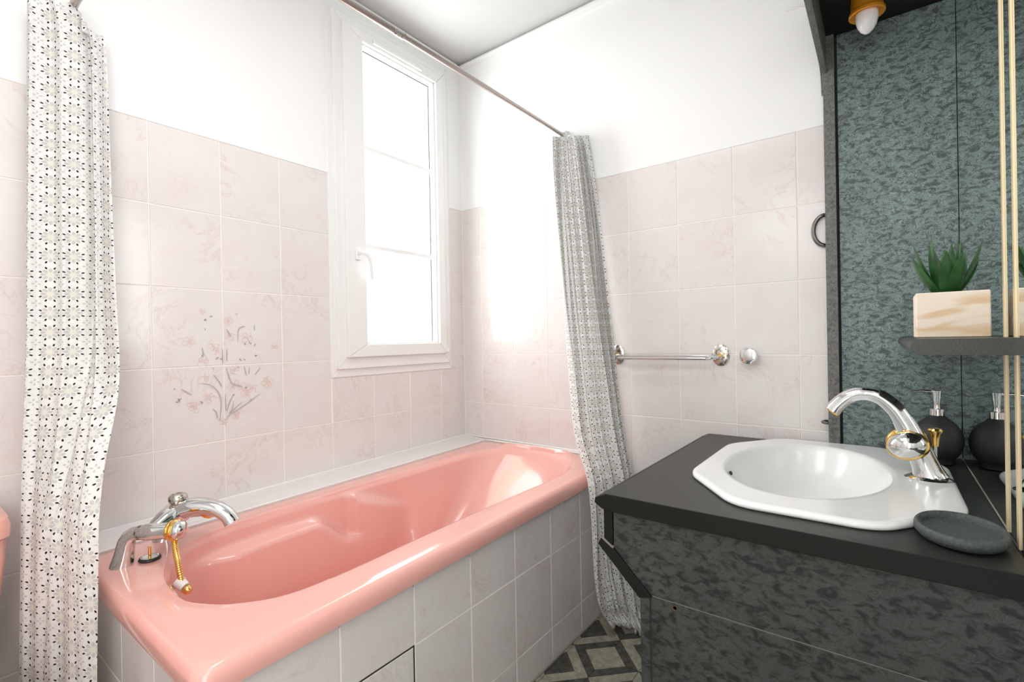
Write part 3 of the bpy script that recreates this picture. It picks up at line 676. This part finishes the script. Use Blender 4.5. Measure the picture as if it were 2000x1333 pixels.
# succulent in wooden pot
pot = thing('potted_succulent', 'green spiky succulent in a square pale wooden pot on the shelf', 'potted plant', (-.575, -1.852, 1.0785))
px0, px1, py0, py1, pz0, pz1 = -.625, -.525, -1.906, -1.7985, 1.0787, 1.1665
b = MB(); tw = .008
b.box((px0 + tw, py0 + tw, pz0), (px1 - tw, py1 - tw, pz0 + .01)); b.box((px0, py0, pz0), (px0 + tw, py1, pz1)); b.box((px1 - tw, py0, pz0), (px1, py1, pz1))
b.box((px0 + tw, py0, pz0), (px1 - tw, py0 + tw, pz1)); b.box((px0 + tw, py1 - tw, pz0), (px1 - tw, py1, pz1))
b.build('wooden_pot', 'wood', pot, bevel=.0025)
MB().box((px0 + tw, py0 + tw, pz1 - .02), (px1 - tw, py1 - tw, pz1 - .006)).build('soil', 'soil', pot)
def leaf(base, tip, wd, bulge, name='leaf'):
    base, tip = Vector(base), Vector(tip); d = tip - base; L = d.length
    side = d.cross(Vector((0, 0, 1))); side = side.normalized() if side.length > 1e-4 else Vector((1, 0, 0)); out = side.cross(d).normalized()
    if out.z > 0: out = -out
    R_ = []
    for k in range(11):
        t_ = k / 10; c = base + d * t_ + out * (bulge * math.sin(PI * t_) ** 1.0)
        w_ = wd * (0.55 + .9 * t_ - 1.45 * t_ ** 2.2) if t_ < 1 else .0004; w_ = max(w_, .0006)
        th = w_ * .42
        R_.append([c + side * (w_ * math.cos(2 * PI * j / 10)) + out * (th * math.sin(2 * PI * j / 10) + (0 if math.sin(2 * PI * j / 10) > 0 else w_ * .22)) for j in range(10)])
    MB().rings(R_).build(name, 'leaf', pot, smooth=True)
cb = Vector((-.575, -1.850, 1.158))
tips = [(-.600, -1.795, 1.242), (-.585, -1.797, 1.270), (-.580, -1.826, 1.283), (-.575, -1.866, 1.282), (-.560, -1.872, 1.272), (-.590, -1.901, 1.268), (-.570, -1.898, 1.235), (-.630, -1.845, 1.245), (-.632, -1.866, 1.238), (-.600, -1.855, 1.262), (-.545, -1.825, 1.270), (-.530, -1.85, 1.26), (-.535, -1.88, 1.25), (-.55, -1.805, 1.25), (-.605, -1.828, 1.252)]
for i, tp in enumerate(tips):
    tp = Vector(tp); dr = (tp - cb); b0 = cb + Vector((dr.x, dr.y, 0)) * .16
    leaf(b0, tp, .0175 if i not in (3, 9) else .015, .0035)

# soap dispenser
sd = thing('soap_dispenser', 'round matt black soap dispenser with chrome pump in the worktop corner', 'soap dispenser', (-.105, -1.862, ZT))
so_ = (-.105, -1.8615, ZT + .0008)
pf = [(.0, 0), (.030, 0), (.036, .003)] + [(.0555 * math.cos(a), .064 + .064 * math.sin(a)) for a in [math.radians(d_) for d_ in range(-50, 66, 8)]] + [(.018, .1285), (.016, .131), (0, .131)]
MB().lathe(pf, so_, (0, 0, 1), 36).build('bottle', 'soap', sd, smooth=True, angle=50)
MB().lathe([(.0, .1315), (.0185, .1315), (.0185, .149), (.017, .150), (0.0, .150)], so_, (0, 0, 1), 24).build('collar', 'chrome', sd, smooth=True)
ph = MB().lathe([(.0085, .150), (.0075, .162), (.0095, .172), (.0105, .188), (.0125, .199), (.0, .200)], so_, (0, 0, 1), 20).build('pump', 'chrome', sd, smooth=True)
MB().tube([(so_[0], so_[1], so_[2] + .195), (so_[0] - .005, so_[1] + .035, so_[2] + .197), (so_[0] - .008, so_[1] + .056, so_[2] + .1935)], [.0045, .0035, .0028], 10).build('nozzle', 'chrome', ph, smooth=True)

# soap dish
dish = MB().lathe([(.0, 0), (.064, 0), (.074, .003), (.0815, .010), (.0825, .016), (.0810, .0215), (.0775, .0245), (.0735, .0240), (.0705, .0200), (.069, .0120), (.064, .0105), (.03, .0100), (0, .0100)], (-.739, -1.8480, ZT + .0008), (0, 0, 1), 48, 1.0, .76, ref=(1, 0, 0)).build('soap_dish', 'stone', smooth=True, angle=50)
tag(dish, 'oval dark grey stone soap dish at the near edge of the worktop', 'soap dish')

# ------------------------------------------------------------------ towel rail, knob
tr = thing('towel_rail', 'chrome double towel rail on the pink tiled wall', 'towel rail', (0, -1.07, 1.02))
for yy in (-1.274, -.869):
    MB().lathe([(.030, 0), (.0305, .003), (.027, .006), (.014, .008), (.0, .009)], (-.0005, yy, 1.020), (-1, 0, 0), 32, 1.0, 1.3, ref=(0, 1, 0)).build('wall_plate', 'worn', tr, smooth=True)
    MB().tube([(-.006, yy, 1.02), (-.022, yy, 1.019)], .0085, 14).build('plate_stem', 'brass', tr, smooth=True)
def railpath(d, z, r):
    s1, s2 = -1.274, -.869; return catmull([(-.012, s1, 1.018), (-d * .5, s1 + .006, z + .002), (-d * .92, s1 + .028, z), (-d, s1 + .055, z), (-d, (s1 + s2) / 2, z), (-d, s2 - .055, z), (-d * .92, s2 - .028, z), (-d * .5, s2 - .006, z + .002), (-.012, s2, 1.018)], 6)
MB().tube(railpath(.040, 1.017, 0), .0048, 12).build('rail', 'chrome', tr, smooth=True)
MB().tube(railpath(.080, 1.010, 0), .0058, 12).build('rail', 'chrome', tr, smooth=True)
kb = MB().lathe([(.022, 0), (.0225, .012), (.0275, .017), (.0295, .022), (.0295, .030), (.0275, .034), (.020, .0365), (0, .0370)], (-.0005, -1.372, 1.018), (-1, 0, 0), 32).build('robe_knob', 'chrome', smooth=True, angle=35)
tag(kb, 'round chrome knob on the tiles just right of the towel rail', 'knob')
cb_ = MB().tube(catmull([(.0012, -1.50, 2.184), (.0012, -1.538, 2.176), (.0012, -1.557, 2.166), (.0012, -1.578, 2.146), (.0012, -1.592, 2.135)], 5), .0022, 8).build('electric_cable', 'paint', smooth=True)
tag(cb_, 'thin white cable on the painted wall running behind the canopy', 'cable')

# ------------------------------------------------------------------ curtain rod and curtains
rz, ry, rx = 1.988, -.637, -1.547
rod = thing('curtain_rod', 'grey metal shower curtain rod bent round the bathtub below the ceiling', 'curtain rod', (-.8, ry, rz))
MB().tube([(-.95, ry, rz), (-.012, ry, rz)], .0082, 16).build('inner_tube', 'rod', rod, smooth=True)
cr = [(-.93, ry, rz), (-1.02, ry, rz), (-1.2, ry, rz), (-1.45, ry, rz)] + [(rx + .08 - .08 * math.sin(a), ry + .08 - .08 * math.cos(a), rz) for a in [PI / 2 * k / 8 for k in range(9)]] + [(rx, -.3, rz), (rx, -.010, rz)]
MB().tube(cr, .0096, 16).build('outer_tube', 'rod', rod, smooth=True)
MB().tube([(-.955, ry, rz), (-.92, ry, rz)], .0104, 16).build('joint_sleeve', 'worn', rod, smooth=True)
MB().lathe([(.024, 0), (.024, .004), (.014, .010), (.0125, .024), (0, .024)], (-.0, ry, rz), (-1, 0, 0), 24).build('wall_flange', 'chrome', rod, smooth=True)
MB().lathe([(.024, 0), (.024, .004), (.014, .010), (.0125, .024), (0, .024)], (rx, 0.003, rz), (0, -1, 0), 24).build('wall_flange', 'chrome', rod, smooth=True)

CW, CH = .056, .0480
def curtain(name, levels, fold, nu, nv, cell_w=CW):
    A = catmull([l[0] for l in levels], 10); B = catmull([l[1] for l in levels], 10); nL = len(A)
    vs = []; uv = []
    for j in range(nv + 1):
        q = j / nv * (nL - 1); i = min(int(q), nL - 2); f_ = q - i
        a = A[i].lerp(A[i + 1], f_); b_ = B[i].lerp(B[i + 1], f_)
        dr = b_ - a; L = dr.length; dh = Vector((dr.x, dr.y, 0)).normalized(); nrm = Vector((dh.y, -dh.x, 0))   # towards the camera side
        acc = 0; prev = None; v = j / nv
        for k in range(nu + 1):
            u = k / nu; s_, d_, dz = fold(u, v)
            p = a.lerp(b_, s_) + nrm * d_ + Vector((0, 0, dz))
            if p.z < .004: p.z = .004 + .0005 * math.sin(k)
            if prev is not None: acc += math.hypot((p - prev).x, (p - prev).y)
            prev = p; vs.append(p); uv.append((acc / cell_w, p.z / CH))
    n = nu + 1; fs = [(j * n + k, j * n + k + 1, (j + 1) * n + k + 1, (j + 1) * n + k) for j in range(nv) for k in range(nu)]
    me = bpy.data.meshes.new(name); me.from_pydata([tuple(p) for p in vs], [], fs); me.materials.append(M_['curtain'])
    l = me.uv_layers.new(name='uv')
    for lp in me.loops: l.data[lp.index].uv = uv[lp.vertex_index]
    for p in me.polygons: p.use_smooth = True
    o = bpy.data.objects.new(name, me); C.objects.link(o)
    return o
LC = [((-1.638, -.04, 1.99), (-1.516, -.10, 1.984)), ((-1.639, -.04, 1.875), (-1.495, -.1, 1.915)), ((-1.647, -.05, 1.575), (-1.496, -.12, 1.602)), ((-1.655, -.07, 1.317), (-1.501, -.15, 1.327)), ((-1.663, -.09, 1.067), (-1.513, -.2, 1.061)), ((-1.671, -.1, .884), (-1.546, -.29, .882)), ((-1.678, -.12, .706), (-1.589, -.4, .736)), ((-1.685, -.14, .594), (-1.600, -.43, .638)), ((-1.695, -.15, .327), (-1.606, -.43, .391)), ((-1.70, -.16, .14), (-1.608, -.43, .20)), ((-1.70, -.16, .02), (-1.610, -.43, .02))]
def foldL(u, v):
    # broad flat front with tucked edges and one drifting pleat
    e = .030 * (1 - smoothstep(.0, .10, u)) + .045 * smoothstep(.86, 1.0, u) * (1 - .95 * smoothstep(.38, .55, v))
    c1 = .78 - .42 * smoothstep(.25, .8, v)
    pl = -.020 * math.exp(-((u - c1) / .045) ** 2) * (1 - .3 * v)
    c2 = .30 + .04 * math.sin(4 * v)
    pl += -.006 * math.exp(-((u - c2) / .06) ** 2)
    wv = .0045 * math.sin(2 * PI * (2.3 * u + .5 * v)) + .003 * math.sin(2 * PI * (5.2 * u - .7 * v))
    s_ = u + .02 * math.sin(2 * PI * 3 * u) * (1 if .1 < u < .9 else 0)
    dz = -(.012 * (1 - v)) * abs(math.sin(9 * u)) - .055 * smoothstep(.80, .86, u) * (1 - smoothstep(0, .12, v))
    return min(max(s_, 0), 1), -e + pl + wv + .004, dz * (1 - smoothstep(0, .2, v))
cl = curtain('shower_curtain', LC, foldL, 160, 150)
tag(cl, 'shower curtain with grey flower print hanging at the tap end of the bathtub', 'curtain', 'flower printed shower curtains on the rod')
tag(cl, 'flower printed shower curtain hanging smooth at the tap end of the bathtub', 'curtain', 'flower printed shower curtains')
RC = [((-.022, -.605, 1.985), (-.026, -.762, 1.948)), ((-.063, -.62, 1.832), (-.03, -.789, 1.803)), ((-.116, -.66, 1.549), (-.035, -.821, 1.539)), ((-.168, -.71, 1.22), (-.04, -.853, 1.217)), ((-.245, -.78, .916), (-.045, -.883, .903)), ((-.302, -.83, .732), (-.05, -.913, .699)), ((-.337, -.890, .596), (-.06, -.94, .54)), ((-.328, -.895, .466), (-.06, -.95, .399)), ((-.32, -.895, .278), (-.06, -.968, .2)), ((-.311, -.9, .185), (-.08, -1.006, .12)), ((-.290, -.91, .100), (-.1, -1.029, .057)), ((-.226, -.93, .012), (-.12, -1.056, .008))]
def foldR(u, v):
    ph = 2 * PI * (5.6 * u + .22 * math.sin(6.5 * u + 1.8 * v) + .10 * math.sin(15 * u))
    am = .030 * (.75 + .45 * math.sin(8 * u + 1.5 + 1.3 * v)) * (1 - .25 * v) * (1 - .45 * smoothstep(.88, .99, v))
    low = smoothstep(.86, .97, v)
    d_ = am * (1.0 - 1.9 * abs(math.sin(ph / 2)) ** 1.5) * -1 + .006 * math.sin(3.1 * ph + 5 * v) + .008
    s_ = u + .030 * math.sin(ph + 1.2)
    s_ += low * .05 * math.sin(2 * PI * 2 * u + 3 * v)
    d_ += low * (.014 * math.sin(2 * PI * 1.4 * u + 9 * v) + .012 * math.sin(60 * v) + .01)
    dz = low * .006 * math.sin(2 * PI * 1.3 * u) - .018 * (1 - smoothstep(0, .03, v)) * abs(math.sin(ph * .5)) + .012 * (1 - smoothstep(0, .03, v))
    return min(max(s_, -.03), 1.03), d_, dz
cr_ = curtain('shower_curtain', RC, foldR, 300, 190)
tag(cr_, 'flower printed shower curtain bunched in tight folds between bathtub and towel rail', 'curtain', 'flower printed shower curtains')

# ------------------------------------------------------------------ bath mixer
mx_o = Vector((-1.520, -.285, zr(-1.52)))
mixer = thing('bath_mixer', 'chrome and gold two handled bath mixer tap on the corner of the pink bathtub', 'tap', mx_o)
dv = Vector((.65, -.76, 0)).normalized(); lv = Vector((.76, .65, 0)).normalized(); up = Vector((0, 0, 1))
def L3(s_, l_, z_): return mx_o + dv * s_ + lv * l_ + up * z_
for l_ in (0, .150):
    MB().tube([L3(-.002, l_, -.001), L3(-.001, l_, .006), L3(.003, l_, .02), L3(.007, l_, .042), L3(.011, l_, .058), L3(.018, l_, .069), L3(.028, l_, .0755), L3(.040, l_, .077)], [.0245, .0235, .0215, .0195, .0182, .0172, .016, .0155], 24).build('pillar', 'chrome', mixer, smooth=True)
    MB().tube([L3(.038, l_, .077), L3(.050, l_, .078)], .0170, 20).build('nut', 'worn', mixer, smooth=True)
    MB().tube([L3(.048, l_, .078), L3(.056, l_, .078), L3(.078, l_, .079), L3(.080, l_, .079), L3(.118, l_, .080)], [.0175, .0195, .0200, .0192, .0188], 24).build('handle_barrel', 'chrome', mixer, smooth=True)
    ax_ = (dv - lv * .12 + up * .03).normalized()
    rg = MB().lathe([(.0188, 0), (.0235, .002), (.0242, .005), (.0222, .0065), (.0250, .009), (.0250, .0125), (.0225, .014), (.0242, .0165), (.022, .019)], L3(.112, l_, .080), ax_, 28).build('handle_ring', 'brass', mixer, smooth=True, angle=30)
    cp_ = MB().lathe([(.0218, .018), (.0222, .024), (.0195, .031), (.013, .036), (.0055, .038), (0, .038)], L3(.112, l_, .080), ax_, 28).build('handle_cap', 'chrome', rg, smooth=True)
MB().tube(catmull([L3(.070, .006, .080), L3(.074, .03, .088), L3(.080, .075, .094), L3(.074, .120, .088), L3(.070, .144, .080)], 5), [.019, .0195, .020, .021, .022, .024, .026, .0275, .0285, .029, .029, .029, .0285, .0275, .026, .024, .022, .021, .020, .0195, .019], 24).build('mixer_body', 'chrome', mixer, smooth=True)
spp = catmull([L3(.070, .075, .094), L3(.105, .075, .108), L3(.145, .075, .113), L3(.182, .075, .104), L3(.208, .075, .086), L3(.220, .075, .068)], 6)
MB().tube(spp, [.027 - .008 * smoothstep(0, 1, i / (len(spp) - 1)) - .003 * math.sin(PI * i / (len(spp) - 1)) for i in range(len(spp))], 24, squash=(tuple(lv), 1.15)).build('spout', 'chrome', mixer, smooth=True)
MB().lathe([(.013, 0), (.014, .010), (.0195, .013), (.0215, .019), (.0215, .027), (.018, .033), (.009, .036), (0, .0365)], L3(.086, .075, .112), (0, 0, 1), 28).build('diverter_knob', 'worn', mixer, smooth=True)
# gold shower hose hanging from the near handle
hp = catmull([L3(.124, -.004, .060), L3(.126, -.004, .030), L3(.130, -.002, .0), L3(.136, .0, -.046)], 18)
MB().tube(hp, [.0060 + (.0013 if i % 2 else 0) for i in range(len(hp))], 12).build('shower_hose', 'brass', mixer, smooth=True)
hs = thing('hand_shower', 'white and gold hand shower end resting inside the bathtub under the mixer', 'hand shower', L3(.136, .0, -.050))
hd_ = (dv * .80 - lv * .25 - up * .5)
MB().lathe([(.0, 0), (.0145, 0), (.0150, .005), (.0135, .008), (.012, .024), (0, .025)], L3(.126, .003, -.046), hd_, 20).build('connector', 'pvc', hs, smooth=True)
MB().lathe([(.0, 0), (.0095, 0), (.011, .004), (.010, .010), (.008, .014), (.0, .015)], L3(.147, -.004, -.060), hd_, 20).build('gold_collar', 'brass', hs, smooth=True)
# pop-up waste knob
wk = Vector((-1.470, -.302, zr(-1.47)))
wkn = thing('waste_knob', 'black rimmed overflow disc with brass pin beside the bath mixer pillar', 'waste knob', wk)
MB().lathe([(.0, -.001), (.0215, -.001), (.0235, .002), (.022, .006), (.016, .0055), (.015, .004), (0, .004)], wk, (0, 0, 1), 28).build('disc', 'rubber', wkn, smooth=True, angle=30)
MB().lathe([(.0155, .0045), (.019, .0068), (.0165, .0075), (.013, .005)], wk, (0, 0, 1), 28).build('disc_rim', 'chrome', wkn, smooth=True)
MB().tube([wk + up * .003, wk + up * .032], .0035, 10).build('pin', 'brass', wkn, smooth=True)

# ------------------------------------------------------------------ toilet
wc = thing('toilet', 'pink ceramic toilet cistern at the left edge beyond the shower curtain', 'toilet', (-1.92, -.12, 0))
def rr_ring(x0, x1, y0, y1, r, z, n=8):
    return [(q.x, q.y, z) for q in round_poly([(x0, y0), (x1, y0), (x1, y1), (x0, y1)], r, n)]
cx0, cx1 = -2.135, -1.700
MB().rings([rr_ring(cx0 + a, cx1 - a, -.210 + a * .6, -.012, .05, z) for z, a in ((.37, .035), (.38, .028), (.45, .018), (.55, .008), (.62, .001), (.668, 0))]).build('cistern', 'pale_enamel', wc, smooth=True)
lid = MB().rings([rr_ring(cx0 - a, cx1 + a, -.214 - a, -.010, .05, z) for z, a in ((.670, .0), (.674, .006), (.700, .007), (.714, .003), (.720, -.008), (.722, -.03))]).build('cistern_lid', 'pale_enamel', wc, smooth=True)
MB().lathe([(.022, 0), (.022, .006), (.018, .009), (0, .0095)], (-1.917, -.11, .7215), (0, 0, 1), 20).build('flush_button', 'chrome', lid, smooth=True)
def el(cx, cy, a, b_, z, n=36): return [(cx + a * math.cos(2 * PI * k / n), cy + b_ * math.sin(2 * PI * k / n), z) for k in range(n)]
MB().rings([el(-1.915, -.36, .10, .16, .001), el(-1.915, -.36, .095, .155, .02), el(-1.915, -.37, .095, .16, .15), el(-1.915, -.40, .14, .21, .28), el(-1.915, -.42, .172, .235, .36), el(-1.915, -.42, .178, .24, .395)]).build('pan', 'pale_enamel', wc, smooth=True)
MB().rings([el(-1.915, -.42, .182, .245, .397), el(-1.915, -.42, .186, .249, .405), el(-1.915, -.42, .184, .246, .425), el(-1.915, -.42, .16, .22, .432)]).build('seat_lid', 'pale_enamel', wc, smooth=True)
MB().box((-2.0, -.20, .30), (-1.83, -.05, .372)).build('cistern_shelf', 'pale_enamel', wc, bevel=.01)
